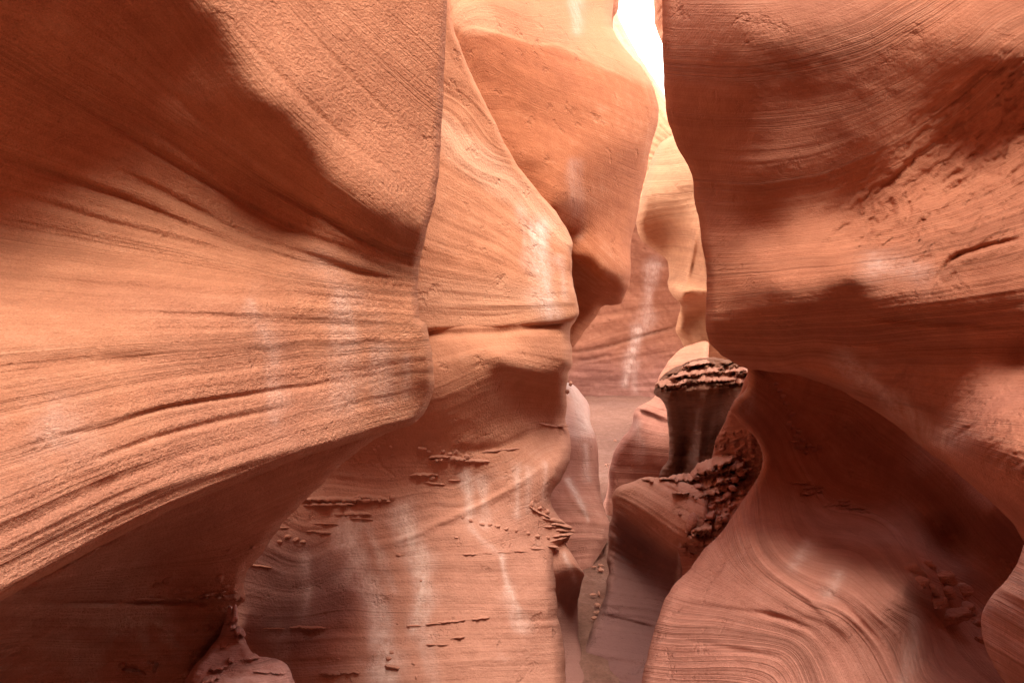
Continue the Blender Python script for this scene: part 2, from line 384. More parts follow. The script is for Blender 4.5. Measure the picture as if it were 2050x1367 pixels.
C2 = Shell(
  [(700,640),(1000,630),(1155,615),(1146,650),(1142,668),(1146,700),(1143,738),(1134,772),(1135,805),(1133,848),(1144,880),(1143,912),(1126,958),(1106,988),(1104,1010),(1122,1036),(1142,1058),(1138,1080),(1124,1096),(1114,1112),
   (1111,1150),(1115,1200),(1120,1250),(1130,1300),(1133,1367),(1140,1520),(200,1520),(200,900)],
  [(200,900,2.9),(200,1520,2.6),(400,900,2.9),(400,1520,2.6),(700,640,3.05),(870,680,3.04),(1000,680,3.2),(1140,660,3.46),(870,760,2.98),(960,750,3.06),(1000,710,3.12),(1140,735,3.36),(900,830,3.05),(1040,800,3.34),(1125,840,3.6),
   (800,900,3.14),(950,890,3.2),(1060,880,3.42),(1140,890,3.55),(700,960,3.14),(900,970,3.2),(1100,960,3.4),(600,1050,3.05),(800,1030,3.12),(1000,1050,3.2),(1130,1070,3.4),
   (520,1150,3.0),(700,1150,2.98),(900,1150,3.02),(1110,1150,3.2),(520,1250,2.95),(800,1260,2.88),(1115,1250,3.1),(600,1367,2.75),(900,1367,2.75),(1133,1367,2.98),(1130,1520,2.8),(800,1520,2.6)],
  [(0,[(860,670),(1140,655)]),(1,[(870,760),(1000,715),(1140,740)]),(2,[(800,880),(1000,850),(1130,830)]),(3,[(650,990),(900,990),(1143,890)]),(3.8,[(620,1090),(800,1040),(1000,990),(1130,920)]),(5,[(520,1130),(800,1130),(1110,1120)]),(6,[(500,1250),(1115,1240)]),(7.3,[(600,1380),(1130,1350)])],
  cell=3, curl=24, curl_d=.16, back=.8, lay=.006, rough=.006, seed=21, edge_noise=2,
  relief=[('g',[(840,668),(1000,666),(1150,640)],8,.02,.5),('g',[(960,690),(1040,735),(1140,760)],24,-.04),('g',[(980,760),(1080,790),(1130,800)],30,.03),
          ('g',[(860,895),(980,900),(1080,860),(1140,850)],10,.02),('g',[(700,1110),(800,1080),(1000,990),(1140,900)],7,-.012)],
  stains_lights=[([(705,1080),(720,1150),(760,1230),(765,1300),(770,1380)],32,1.0),([(740,1060),(790,1180)],14,.5),([(800,1020),(820,1080),(850,1180),(835,1250)],24,.85),
          ([(935,955),(940,1030)],14,1.0),([(965,960),(975,1050)],12,.55),([(1035,940),(1035,1030)],10,.55),([(1060,940),(1060,1020)],9,.4),([(1090,930),(1085,1000)],9,.4),
          ([(940,1050),(975,1090),(1010,1120)],10,.4),([(1000,1110),(1030,1200),(1045,1260)],12,.6),([(610,1110),(615,1150)],10,.5),([(620,1180),(605,1230)],12,.5),([(840,1250),(870,1367)],12,.35),([(555,1260),(560,1340)],22,.3)],
  tints=[([(480,1100),(640,1080),(720,1180),(680,1250),(480,1270)],50,-.75),([(500,1255),(640,1258),(640,1330),(500,1330)],40,-.4),([(870,680),(1140,670),(1140,850),(1000,860),(900,800)],60,-.25)])  # last tint is a slightly darker patch below the upper lip
C2b = Shell(
  [(1112,1075),(1130,1085),(1146,1112),(1170,1148),(1164,1166),(1158,1200),(1157,1265),(1165,1308),(1178,1367),(1195,1520),(1090,1520),(1090,1075)],
  [(1112,1075,3.42),(1146,1112,3.4),(1170,1148,3.42),(1120,1150,3.35),(1145,1200,3.7),(1157,1230,3.75),(1122,1230,3.45),(1150,1320,3.35),(1178,1367,3.2),(1120,1367,3.1),(1195,1520,3.1)],
  [(0,[(1100,1100),(1170,1100)]),(2,[(1100,1300),(1180,1300)]),(3,[(1100,1400),(1190,1400)])],
  cell=3, curl=10, back=.5, lay=.004, rough=.004, seed=23, stains_lights=[([(1130,1110),(1150,1160)],6,.6)],
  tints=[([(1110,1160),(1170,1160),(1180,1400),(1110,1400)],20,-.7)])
_e = [(905,40),(950,160),(985,232),(1025,312),(1070,375),(1110,420)]
C3 = Shell(
  [(888,-420),(1230,-420),(1236,-60),(1226,30),(1228,62),(1250,96),(1272,122),(1292,145),(1306,172),(1316,205),(1317,240),(1308,278),(1300,312),(1294,345),(1285,385),(1274,435),(1264,482),(1262,520),(1262,556),(1253,590),(1243,608),
   (1206,613),(1195,632),(1176,658),(1156,684),(1140,698),(1000,690),(800,600),(800,-420)],
  [(800,-420,4.1),(1230,-420,5.2),*[(x+6, y, C1.at(x-12, y)+.11) for x, y in _e],(1100,0,4.2),(1226,30,5.0),(1100,95,3.98),(1250,120,4.6),(1150,260,3.95),(1310,220,4.7),(1250,300,4.3),(1290,345,4.65),(1180,400,3.97),
   (1140,470,4.0),(1200,500,4.02),(1264,500,4.45),(1150,515,3.98),(1200,558,4.05),(1255,585,4.35),(1160,570,4.5),(1200,608,4.7),(1243,606,4.7),(1145,690,5.0),(1180,650,4.95),(1000,690,4.6)],
  [(0,[(900,0),(1000,-40)]),(.8,[(905,50),(1000,30),(1190,0)]),(2,[(920,60),(1070,90),(1180,120),(1310,180)]),(3,[(960,170),(1100,210),(1310,290)]),(4.2,[(1010,290),(1150,350),(1290,420)]),(5.2,[(1080,380),(1180,450),(1262,500)]),(6,[(1140,470),(1200,530),(1258,575)]),(7,[(1150,600),(1240,640)])],
  cell=3, curl=22, curl_d=.25, back=.9, lay=.007, rough=.005, seed=31, laym=[(900,0,.7),(1200,0,.7),(1100,200,.25),(1300,200,.25),(1150,350,.3),(1200,480,.7),(1250,560,.8)],
  relief=[('l',[(1310,178),(1180,124),(1120,92),(1070,90),(1000,68),(905,48)],30,.03)],
  stains_lights=[([(1150,0),(1155,60)],12,.5),([(1150,330),(1155,470)],10,.25)],
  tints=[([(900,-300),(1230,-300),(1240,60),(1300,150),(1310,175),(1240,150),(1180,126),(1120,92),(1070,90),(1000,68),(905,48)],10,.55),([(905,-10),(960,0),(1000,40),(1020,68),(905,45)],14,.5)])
# ================================================================== RIGHT FOREGROUND WALL
RU = Shell(
  [(1322,-200),(1325,0),(1326,100),(1331,200),(1339,248),(1352,287),(1374,328),(1387,360),(1388,400),(1397,430),(1404,480),(1414,540),(1415,590),(1412,640),(1420,684),(1438,704),(1462,723),(1500,738),(1560,745),(1620,757),
   (1680,780),(1740,815),(1800,856),(1860,905),(1920,950),(1980,1000),(2028,1048),(2050,1085),(2200,1240),(2500,1500),(2800,1500),(2800,500),(2450,200),(2250,-40),(2120,-180)],
  [(2800,300,2.3),(2800,1500,1.5),(2500,400,1.95),(1322,-200,3.2),(1700,-200,2.7),(2200,-200,2.4),(1325,0,2.75),(1450,0,2.29),(1600,0,2.17),(1800,0,2.12),(2050,0,2.12),
   (1330,200,2.68),(1450,200,2.31),(1600,200,2.18),(1800,150,2.1),(2040,100,2.0),(1390,370,2.66),(1500,360,2.29),(1650,350,2.2),(1800,310,2.14),(1920,200,2.12),(1960,290,2.16),(2050,250,2.1),(1850,350,2.16),(1960,400,2.0),(1730,400,2.22),
   (1405,480,2.54),(1550,480,2.28),(1700,470,2.16),(1850,430,2.02),(2050,430,1.86),(1415,590,2.4),(1550,560,2.05),(1700,540,1.88),(1850,545,1.82),(2050,480,1.72),(2050,560,1.62),
   (1420,680,2.38),(1550,650,2.10),(1700,620,1.94),(1900,620,1.72),(2050,640,1.62),(1500,735,2.36),(1620,720,2.14),(1750,700,1.96),(1900,700,1.80),(2050,710,1.70),(1740,800,2.14),(1850,850,1.97),(1950,880,1.52),(2050,860,1.38),(1960,960,1.56),(2050,1000,1.36),(2028,1040,1.5)],
  [(0,[(1325,-60),(1600,-60),(2050,-300)]),(1,[(1330,100),(1500,110),(1700,60),(1900,-60)]),(2,[(1335,240),(1550,250),(1800,190),(2050,10)]),(3,[(1390,370),(1600,370),(1850,260),(2050,90)]),(4,[(1400,450),(1600,440),(1850,380),(2050,260)]),
   (5,[(1410,540),(1600,530),(1850,500),(2050,440)]),(6,[(1415,610),(1600,590),(1850,560),(2050,520)]),(7,[(1415,660),(1600,660),(1850,640),(2050,620)]),(8,[(1450,715),(1620,720),(1850,720),(2050,720)]),(9.2,[(1600,755),(1750,800),(1900,840),(2050,860)]),(10.4,[(1850,900),(2050,1040)])],
  cell=3, curl=20, curl_d=.13, back=.4, lay=.008, layf=4, rough=.006, seed=41, wob=.5, sm=.004, tints=[([(1300,-200),(1750,-200),(1800,100),(1740,330),(1600,440),(1400,480),(1300,400)],110,-.42)], laym=[(1330,0,.15),(1700,0,.2),(2050,0,.25),(1350,250,.2),(1700,250,.25),(1400,380,.7),(1700,400,.5),(1500,500,.9),(1500,650,1.1),(1800,620,1.2),(2050,650,1.2),(1700,750,.7),(2050,850,.4),(2000,400,.2)],  # negative tint paints shade onto the upper left of this wall
  relief=[('l',[(1878,560),(1900,528),(1960,505),(2060,480)],26,-.05,.3),('g',[(1880,555),(1905,520),(1960,498),(2060,474)],6,.03,.3),
          ('g',[(1560,670),(1700,680),(1850,690),(2060,690)],12,.02),('g',[(1640,610),(1800,640),(2060,650)],9,.018),('g',[(1500,735),(1600,742),(1680,762),(1800,838)],16,-.02)],
  rough_patches=[([(1800,300),(1900,190),(2100,120),(2100,470),(1950,490),(1870,540),(1700,510),(1650,470)],50,.022,20),([(1700,740),(1850,730),(2100,790),(2100,980),(1950,930),(1800,830)],40,.009,12)],
  stains_lights=[([(1700,730),(1760,780),(1850,850),(1900,880)],26,.7),([(1750,530),(1850,540)],30,.4)])  # paler along the lower lip and on the shelf
R1 = Shell(
  [(1508,700),(1498,772),(1472,800),(1462,822),(1486,850),(1515,880),(1527,915),(1518,952),(1492,992),(1462,1038),(1440,1068),(1410,1100),(1380,1138),(1350,1168),(1330,1202),(1312,1256),(1296,1310),(1284,1367),(1262,1520),
   (2500,1520),(2500,900),(2060,900),(1800,700)],
  [(1508,720,2.75),(1498,772,2.75),(1470,805,2.75),(1490,830,2.78),(1540,800,2.8),(1515,880,2.85),(1527,915,2.85),(1560,900,2.95),(1500,985,2.68),(1455,1050,2.62),(1380,1140,2.58),(1330,1200,2.48),(1300,1300,2.3),(1280,1380,2.2),
   (1620,800,3.0),(1700,850,3.05),(1850,950,2.75),(1980,1030,2.4),(1620,950,3.0),(1750,1000,2.95),(1900,1080,2.75),(2020,1130,2.5),(1600,1060,2.5),(1720,1090,2.45),(1500,1100,2.36),(1450,1200,2.22),(1600,1150,2.1),(1750,1180,1.96),(1850,1150,2.15),
   (1400,1300,2.1),(1550,1280,1.97),(1700,1280,1.9),(1830,1300,1.88),(1950,1230,2.35),(1980,1300,2.1),(1420,1400,1.98),(1700,1400,1.78),(1900,1400,1.72),(2050,1400,1.85),(2500,900,2.2),(2500,1500,1.8),(2060,900,2.6),(1262,1520,2.0)],
  [(0,[(1505,740),(1560,780),(1700,820)]),(1,[(1480,800),(1530,860),(1560,900),(1580,960),(1640,1060)]),(2.2,[(1515,950),(1500,1020),(1550,1100),(1650,1170),(1760,1240),(1830,1367)]),(3.2,[(1455,1060),(1500,1150),(1620,1230),(1720,1300),(1780,1400)]),
   (4,[(1370,1150),(1500,1210),(1640,1270),(1700,1367)]),(5,[(1310,1260),(1450,1270),(1600,1300),(1640,1400)]),(6,[(1284,1367),(1400,1367),(1500,1400)]),(1.6,[(1700,1120),(1850,1230),(1950,1367)]),(.8,[(1850,1180),(2000,1300)]),(.2,[(1800,950),(2000,1150)])],
  cell=3, curl=18, curl_d=.1, back=.8, lay=.006, layf=4, rough=.005, seed=51,
  relief=[('g',[(1470,1060),(1520,1130),(1620,1200),(1720,1290)],7,-.012),('g',[(1500,1060),(1560,1130),(1680,1200),(1790,1320)],7,.012),('g',[(1310,1200),(1420,1215),(1560,1235),(1670,1275)],6,.012),('g',[(1300,1260),(1420,1290),(1600,1320)],6,.008),
          ('g',[(1860,1130),(1830,1180),(1860,1240),(1950,1290)],16,.04)],
  stains_lights=[([(1620,1090),(1590,1130)],14,.5),([(1680,1150),(1660,1190)],14,.5),([(1490,790),(1500,820)],16,.6),([(1830,1240),(1810,1367)],16,.35)])  # third mark paints the sunlit crest of the nose pale
R1b = Shell(
  [(1505,740),(1480,790),(1458,825),(1448,850),(1432,880),(1420,930),(1372,958),(1290,966),(1300,1010),(1345,1080),(1368,1140),(1360,1300),(1600,1300),(1620,740)],
  [(1505,740,3.1),(1455,830,3.2),(1530,860,3.05),(1420,930,3.5),(1500,950,3.2),(1372,958,3.6),(1290,966,3.8),(1400,1000,3.3),(1460,1010,3.1),(1330,1030,3.5),(1400,1080,3.2),(1360,1100,3.35),(1368,1140,3.4),(1380,1300,3.2),(1600,1300,3.0),(1600,800,3.1)],
  [(0,[(1460,800),(1600,800)]),(1,[(1430,900),(1600,880)]),(2,[(1300,980),(1600,960)]),(3,[(1350,1090),(1600,1080)])],
  cell=1.8, curl=14, back=.4, lay=.01, layf=6, rough=.02, seed=53, edge_noise=2,
  rough_patches=[([(1280,958),(1330,952),(1400,940),(1470,910),(1500,930),(1490,980),(1440,1050),(1400,1110),(1362,1100),(1345,1040),(1310,990)],10,.17,26,12.0,.22),([(1430,880),(1530,870),(1530,960),(1440,960)],14,.05,9,7.0,.45)])
BR = Shell(
  [(2100,1040),(2052,1085),(2036,1128),(2012,1163),(1986,1190),(1968,1222),(1965,1262),(1975,1302),(1996,1342),(2024,1385),(2080,1470),(2600,1500),(2600,1000)],
  [(2100,1040,1.0),(1966,1250,1.12),(2050,1200,.98),(2050,1360,1.0),(2100,1470,1.05),(2500,1250,.8),(2600,1000,.9)],
  [(0,[(1980,1180),(2100,1240)]),(1,[(1966,1250),(2100,1330)]),(2,[(2000,1350),(2100,1400)])],
  cell=3, curl=60, curl_d=.09, back=.5, lay=.006, layf=6, rough=.012, seed=61)
# ================================================================== MIDDLE DISTANCE, RIGHT SIDE
R2 = Shell(
  [(1300,955),(1262,963),(1240,972),(1228,992),(1226,1020),(1219,1060),(1215,1100),(1216,1150),(1212,1182),(1200,1220),(1186,1250),(1172,1288),(1164,1312),(1178,1350),(1190,1520),(1420,1520),(1420,1000)],
  [(1300,955,3.7),(1240,975,3.75),(1228,1000,3.8),(1290,1020,3.55),(1350,1080,3.3),(1220,1080,3.9),(1290,1100,3.85),(1350,1130,3.55),(1216,1180,3.75),(1300,1180,3.7),(1180,1280,3.55),(1280,1280,3.4),(1180,1350,3.35),(1280,1367,3.1),(1420,1100,3.2),(1420,1500,2.9),(1190,1500,3.1)],
  [(0,[(1232,985),(1290,1000),(1360,1060)]),(1,[(1228,1020),(1350,1110)]),(3,[(1215,1150),(1340,1180)]),(4,[(1200,1230),(1310,1245)]),(5,[(1170,1330),(1290,1350)])],
  cell=3, curl=14, curl_d=.12, back=.6, lay=.012, layf=7, rough=.006, seed=71, edge_noise=2,
  relief=[('l',[(1200,1228),(1250,1236),(1312,1252)],14,.025,.3)],
  stains_lights=[([(1360,1090),(1355,1160)],6,.6)],
  tints=[([(1226,1030),(1290,1060),(1350,1110),(1420,1120),(1420,1500),(1150,1500),(1160,1300),(1215,1150)],24,-1.0)])  # darker below the top ridge
R3 = Shell(
  [(1400,715),(1365,728),(1332,746),(1314,766),(1310,786),(1322,802),(1336,826),(1339,870),(1336,920),(1324,942),(1322,1000),(1500,1000),(1540,850),(1520,740),(1480,722)],
  [(1400,715,4.7),(1314,766,4.45),(1420,740,4.35),(1500,745,4.1),(1310,786,4.4),(1340,800,4.3),(1430,790,4.15),(1500,790,4.0),(1338,850,5.0),(1420,850,4.95),(1336,920,5.4),(1420,940,5.3),(1480,850,4.7),(1500,1000,5.0)],
  [(0,[(1320,760),(1400,730),(1500,740)]),(1,[(1310,790),(1500,780)]),(3,[(1338,900),(1500,900)])],
  cell=1.6, curl=12, curl_d=.12, back=.5, lay=.02, layf=5, rough=.03, seed=81, edge_noise=3,
  relief=[('g',[(1358,790),(1372,860),(1360,960)],9,.10,.5),('g',[(1412,785),(1405,860),(1392,960)],12,-.12,.5),('g',[(1450,780),(1440,850),(1425,950)],8,.10,.5),('g',[(1500,780),(1470,840),(1440,900),(1425,950)],14,-.16,.5)],
  stains_lights=[([(1480,800),(1440,850),(1410,930)],14,.45),([(1400,820),(1390,920)],8,.25)],
  rough_patches=[([(1310,766),(1370,725),(1500,730),(1500,770),(1400,770),(1330,782)],8,.16,26,9.0,.17)],
  tints=[])
R4 = Shell(
  [(1380,690),(1362,700),(1340,722),(1318,758),(1308,798),(1274,818),(1264,852),(1240,884),(1224,920),(1215,985),(1214,1040),(1400,1040),(1420,690)],
  [(1380,690,6.6),(1340,722,6.4),(1308,798,6.2),(1350,760,6.1),(1274,818,6.1),(1335,840,5.8),(1240,884,6.2),(1300,900,5.8),(1215,985,6.3),(1320,960,5.8),(1400,1040,5.6),(1214,1040,6.2)],
  [(0,[(1310,760),(1380,750)]),(1,[(1272,815),(1340,838)]),(2,[(1240,890),(1340,900)]),(3,[(1215,985),(1330,990)])],
  cell=3, curl=16, curl_d=.3, back=1.0, lay=.008, layf=4, rough=.01, seed=91, relief=[('l',[(1270,816),(1300,824),(1340,842)],22,.10,.3)],
  stains_lights=[([(1275,850),(1280,930)],8,.4)])
R5 = Shell(
  [(1450,200),(1385,235),(1346,268),(1326,284),(1308,310),(1295,345),(1287,382),(1278,420),(1275,458),(1286,484),(1311,500),(1335,520),(1338,545),(1338,572),(1346,592),(1362,609),(1358,640),(1354,660),(1362,680),(1371,702),(1366,740),(1500,740),(1500,200)],
  [(1450,200,8.0),(1346,268,8.0),(1308,310,8.0),(1375,340,7.4),(1290,400,7.7),(1340,400,7.5),(1390,400,7.3),(1278,460,8.0),(1320,480,8.2),(1390,440,7.25),(1340,515,8.4),(1365,480,7.8),(1396,490,7.15),(1345,560,7.9),(1370,560,7.35),(1405,560,7.0),
   (1346,592,7.5),(1366,600,7.1),(1410,595,6.85),(1368,612,8.2),(1410,612,8.2),(1360,660,8.9),(1400,680,8.9),(1371,702,9.3),(1430,720,9.2),(1500,740,9.0),(1500,200,7.2)],
  [(0,[(1310,300),(1400,280)]),(1,[(1290,345),(1395,340)]),(2,[(1280,420),(1400,400)]),(2.6,[(1280,480),(1400,470)]),(4,[(1340,540),(1410,560)]),(5,[(1346,595),(1412,600)]),(7,[(1360,690),(1420,690)])],
  cell=2.5, curl=16, curl_d=.35, back=1.2, lay=.02, layf=4, rough=.012, seed=101, relief=[('g',[(1395,440),(1388,500),(1375,560),(1365,600)],5,-.12)],
  tints=[([(1290,260),(1450,260),(1450,430),(1395,440),(1330,440),(1280,400)],30,.5)])  # tint paints the lit upper dome lighter
# ================================================================== MIDDLE DISTANCE, LEFT AND BACKGROUND
BL = Shell(
  [(1040,740),(1137,764),(1152,772),(1166,790),(1180,812),(1182,848),(1194,876),(1198,920),(1200,970),(1207,1010),(1219,1044),(1216,1080),(1202,1106),(1190,1130),(1180,1250),(1000,1250),(1000,740)],
  [(1040,740,6.0),(1137,764,5.9),(1180,812,5.9),(1182,860,5.6),(1120,850,5.4),(1198,920,5.6),(1130,950,5.2),(1200,1000,5.3),(1219,1044,5.1),(1150,1020,4.9),(1200,1106,4.95),(1130,1100,4.7),(1180,1250,4.7),(1000,1250,4.5),(1000,740,5.6)],
  [(0,[(1130,770),(1180,800)]),(1,[(1130,860),(1195,875)]),(2,[(1120,960),(1200,960)]),(3,[(1110,1040),(1218,1050)]),(4,[(1110,1110),(1200,1100)])],
  cell=3, curl=14, curl_d=.2, back=.9, lay=.012, layf=5, rough=.01, seed=111, relief=[('g',[(1120,950),(1160,1010),(1215,1050)],10,-.06)],
  stains_lights=[([(1140,960),(1175,1040)],5,.8),([(1170,890),(1178,960)],6,.5),([(1140,770),(1160,800),(1175,850)],22,1.0)],
  tints=[([(1120,750),(1160,770),(1190,820),(1185,868),(1120,862)],8,.8)])  # tint and the last mark above whiten the tip
BW = Shell(
  [(900,300),(1262,300),(1330,330),(1420,330),(1600,330),(1600,860),(1290,870),(1240,870),(1200,870),(1170,870),(900,870)],
  [(900,300,12.5),(1262,300,14.),(1600,330,13.),(1262,480,14.4),(1340,500,14.),(1262,560,14.6),(1150,700,14.6),(1250,690,15.),(1360,690,14.8),(1200,798,15.4),(1290,820,15.2),(900,830,14),(1600,860,15.)],
  [(0,[(1250,420),(1400,440)]),(1,[(1262,500),(1350,520)]),(3,[(1150,640),(1360,620)]),(3.6,[(1150,700),(1250,680),(1365,655)]),(4.3,[(1150,720),(1365,700)]),(6,[(1150,800),(1300,810)])],
  cell=3, curl=10, curl_d=.3, back=1.5, lay=.03, layf=5, rough=.03, seed=121,
  relief=[('g',[(1145,706),(1220,692),(1300,668),(1370,650)],2.2,.12,.4),('g',[(1150,726),(1220,710)],2,.07,.4)],
  stains_lights=[([(1305,530),(1300,600),(1290,660)],12,.42),([(1280,660),(1265,720),(1250,770)],9,.6),([(1270,730),(1270,780)],12,.3)])
F1 = Shell(
  [(1100,-300),(1200,-160),(1226,0),(1240,36),(1256,70),(1272,98),(1290,128),(1308,156),(1332,192),(1360,215),(1600,260),(1600,700),(1000,700),(1000,-300)],
  [(1100,-300,24.),(1226,0,22.),(1300,150,21.),(1340,240,19.),(1600,260,21.),(1200,400,18.),(1600,700,17.),(1000,700,17.),(1000,-300,22.),(1300,300,18.5)],
  [(0,[(1226,0),(1330,190)]),(2,[(1226,90),(1300,170),(1350,260)]),(4,[(1250,200),(1340,290)]),(6,[(1200,300),(1340,400)])],
  cell=4, curl=6, curl_d=.4, back=3, lay=.10, layf=4, rough=.05, seed=131)
F4 = Shell(
  [(1270,140),(1306,168),(1322,196),(1338,236),(1352,262),(1420,300),(1420,420),(1230,420),(1230,140)],
  [(1270,140,12.5),(1322,196,12.2),(1352,262,11.6),(1300,250,12.),(1290,330,11.8),(1420,400,11.5),(1230,420,11.6),(1230,140,12.6)],
  [(0,[(1290,150),(1350,230)]),(2,[(1290,190),(1350,270)]),(4,[(1290,240),(1345,290)]),(6,[(1280,300),(1330,330)])],
  cell=3, curl=8, back=1, lay=.04, layf=4, rough=.02, seed=171)
F2 = Shell(
  [(1312,-200),(1309,-20),(1309,20),(1313,52),(1322,82),(1334,100),(1420,110),(1420,-200)],
  [(1312,-200,9.2),(1310,0,9.),(1322,80,9.2),(1400,90,8.4),(1400,-200,8.4)],
  [(0,[(1305,0),(1330,-30)]),(2,[(1312,60),(1340,10)]),(4,[(1330,100),(1360,60)])],
  cell=3, curl=8, back=1, lay=.03, layf=4, rough=.01, seed=141)
F3 = Shell(
  [(1120,-260),(1236,-260),(1240,0),(1237,24),(1228,38),(1226,60),(1219,72),(1150,80)],
  [(1120,-260,6.),(1236,-260,6.2),(1238,0,6.1),(1226,60,6.2),(1190,0,5.8),(1150,80,5.9)],
  [(0,[(1190,0),(1240,-30)]),(2,[(1190,40),(1236,20)]),(3,[(1200,70),(1230,60)])],
  cell=3, curl=10, back=1, lay=.02, layf=4, rough=.01, seed=151)
FL = Shell(
  [(458,1212),(470,1222),(478,1250),(490,1280),(508,1308),(545,1315),(570,1326),(584,1350),(592,1385),(600,1520),(340,1520),(360,1380),(378,1345),(410,1310),(440,1268)],
  [(466,1222,1.95),(480,1260,1.92),(450,1290,1.88),(545,1315,1.9),(500,1330,1.8),(430,1330,1.78),(580,1360,1.84),(500,1380,1.7),(400,1370,1.68),(600,1520,1.6),(380,1520,1.5)],
  [(0,[(440,1300),(500,1300)]),(1,[(400,1340),(580,1330)]),(2,[(400,1400),(590,1400)])],
  cell=3, curl=12, curl_d=.07, back=.6, lay=.01, layf=4, rough=.03, seed=161, edge_noise=2)


W_LEFT = rock('canyon_wall', [L1, L2], ORANGE, 'huge grainy orange sandstone wall filling the left side, with a dark undercut hollow beneath its lip', 'canyon wall')
W_MID = rock('canyon_wall', [C1, C2, C2b], MID, 'smooth pale orange sandstone wall in the centre with white mineral streaks running down its foot', 'canyon wall')
rock('rock_fin', [C3], DEEP, 'tall red orange rock fin with a pale top band, hanging behind the streaked centre wall', 'rock fin')
W_RIGHT = rock('canyon_wall', [RU, R1, R1b], RED, 'big dark red sandstone wall filling the right side, overhanging a deep shadowed hollow and a banded belly', 'canyon wall')
rock('boulder', [BR], PINK, 'rounded pinkish rock bulge cut off by the bottom right corner', 'boulder')
rock('rock_pillar', [R2], MID, 'dull grey brown rock pillar at the bottom centre, standing beside the sandy passage', 'rock pillar')
CAP = rock('rock_pillar', [R3], BROWN, 'dark brown rock pillar capped by a ragged crumbling ledge, under the right wall', 'rock pillar')
rock('rock_fin', [R4], RED, 'smooth orange rock fin rising from the sand behind the dark capped pillar', 'rock fin')
rock('rock_column', [R5], CREAM, 'glowing cream rock column pinched to a dark stem, in the gap beside the right wall', 'rock column')
rock('rock_fin', [BL], RED, 'low pink rock fin with a whitish top at the left side of the sandy passage', 'rock fin')
rock('canyon_wall', [BW], DUSK, 'far red banded wall with one white vertical streak, closing the passage above the sand', 'canyon wall')
rock('canyon_wall', [F1], PALE, 'distant sunlit cream canyon wall next to the bright strip of sky', 'canyon wall')
rock('rock_fin', [F4], MID, 'orange striped rock fin seen in the gap just below the bright sky strip', 'rock fin')
rock('rock_buttress', [F2], RED, 'small striped orange rock buttress peeking out at the right of the sky strip', 'rock buttress')
rock('rock_buttress', [F3], RED, 'small deep red rock buttress at the top edge, left of the sky strip', 'rock buttress')
BOULDER = rock('boulder', [FL], PINK, 'jagged pale pink boulder at the bottom left, below the dark undercut', 'boulder')

# ------------------------------------------------------------------ ledges, flakes and stones
def stone_mesh(w, h, dp, seed, slab=False, nu=22, nv=13):
    """irregular stone: ellipsoid cut by random planes, slabs get a flat bottom and a ragged front"""
    r_ = random.Random(seed)
    u = np.linspace(0, 2*math.pi, nu, endpoint=False); v = np.linspace(0, math.pi, nv)
    U_, V_ = np.meshgrid(u, v)
    e = .45 if slab else .8
    sg = lambda a, k: np.sign(a)*np.abs(a)**k
    x = sg(np.cos(U_), .75)*sg(np.sin(V_), e); y = sg(np.sin(U_), .75)*sg(np.sin(V_), e); z = sg(np.cos(V_), e if slab else .9)
    nn = fbm(x*1.6+seed*3.1, y*1.6, z*1.2, 3, seed); k = 1+(.38 if slab else .28)*nn
    x = x*k; y = y*k; z = z*(1+.15*nn)
    for i in range(4 if slab else 6):
        a = r_.uniform(0, 6.28); t = r_.uniform(-.25, .25) if slab else r_.uniform(-.9, .9)
        n = np.array([math.cos(a)*math.cos(t), math.sin(a)*math.cos(t), math.sin(t)]); dd = r_.uniform(.62, .92)
        q = x*n[0]+y*n[1]+z*n[2]-dd; q = np.maximum(q, 0)*.85
        x = x-q*n[0]; y = y-q*n[1]; z = z-q*n[2]
    if slab: z = z+.6*fbm(x*2.5+seed, y*2.5, 5, 4, seed+4); x = x+.12*fbm(z*4, y*5, x*5, 3, seed+6); y = y+.15*fbm(z*4, y*5, x*5, 3, seed+7)
    p = np.stack([x*w/2, y*dp/2, z*h/2], -1)
    I = np.arange(nu*nv).reshape(nv, nu); J = np.roll(I, -1, 1)
    fc = np.stack([I[:-1], J[:-1], J[1:], I[1:]], -1).reshape(-1, 4)
    return p.reshape(-1, 3), fc[:, ::-1]
SN = [100]
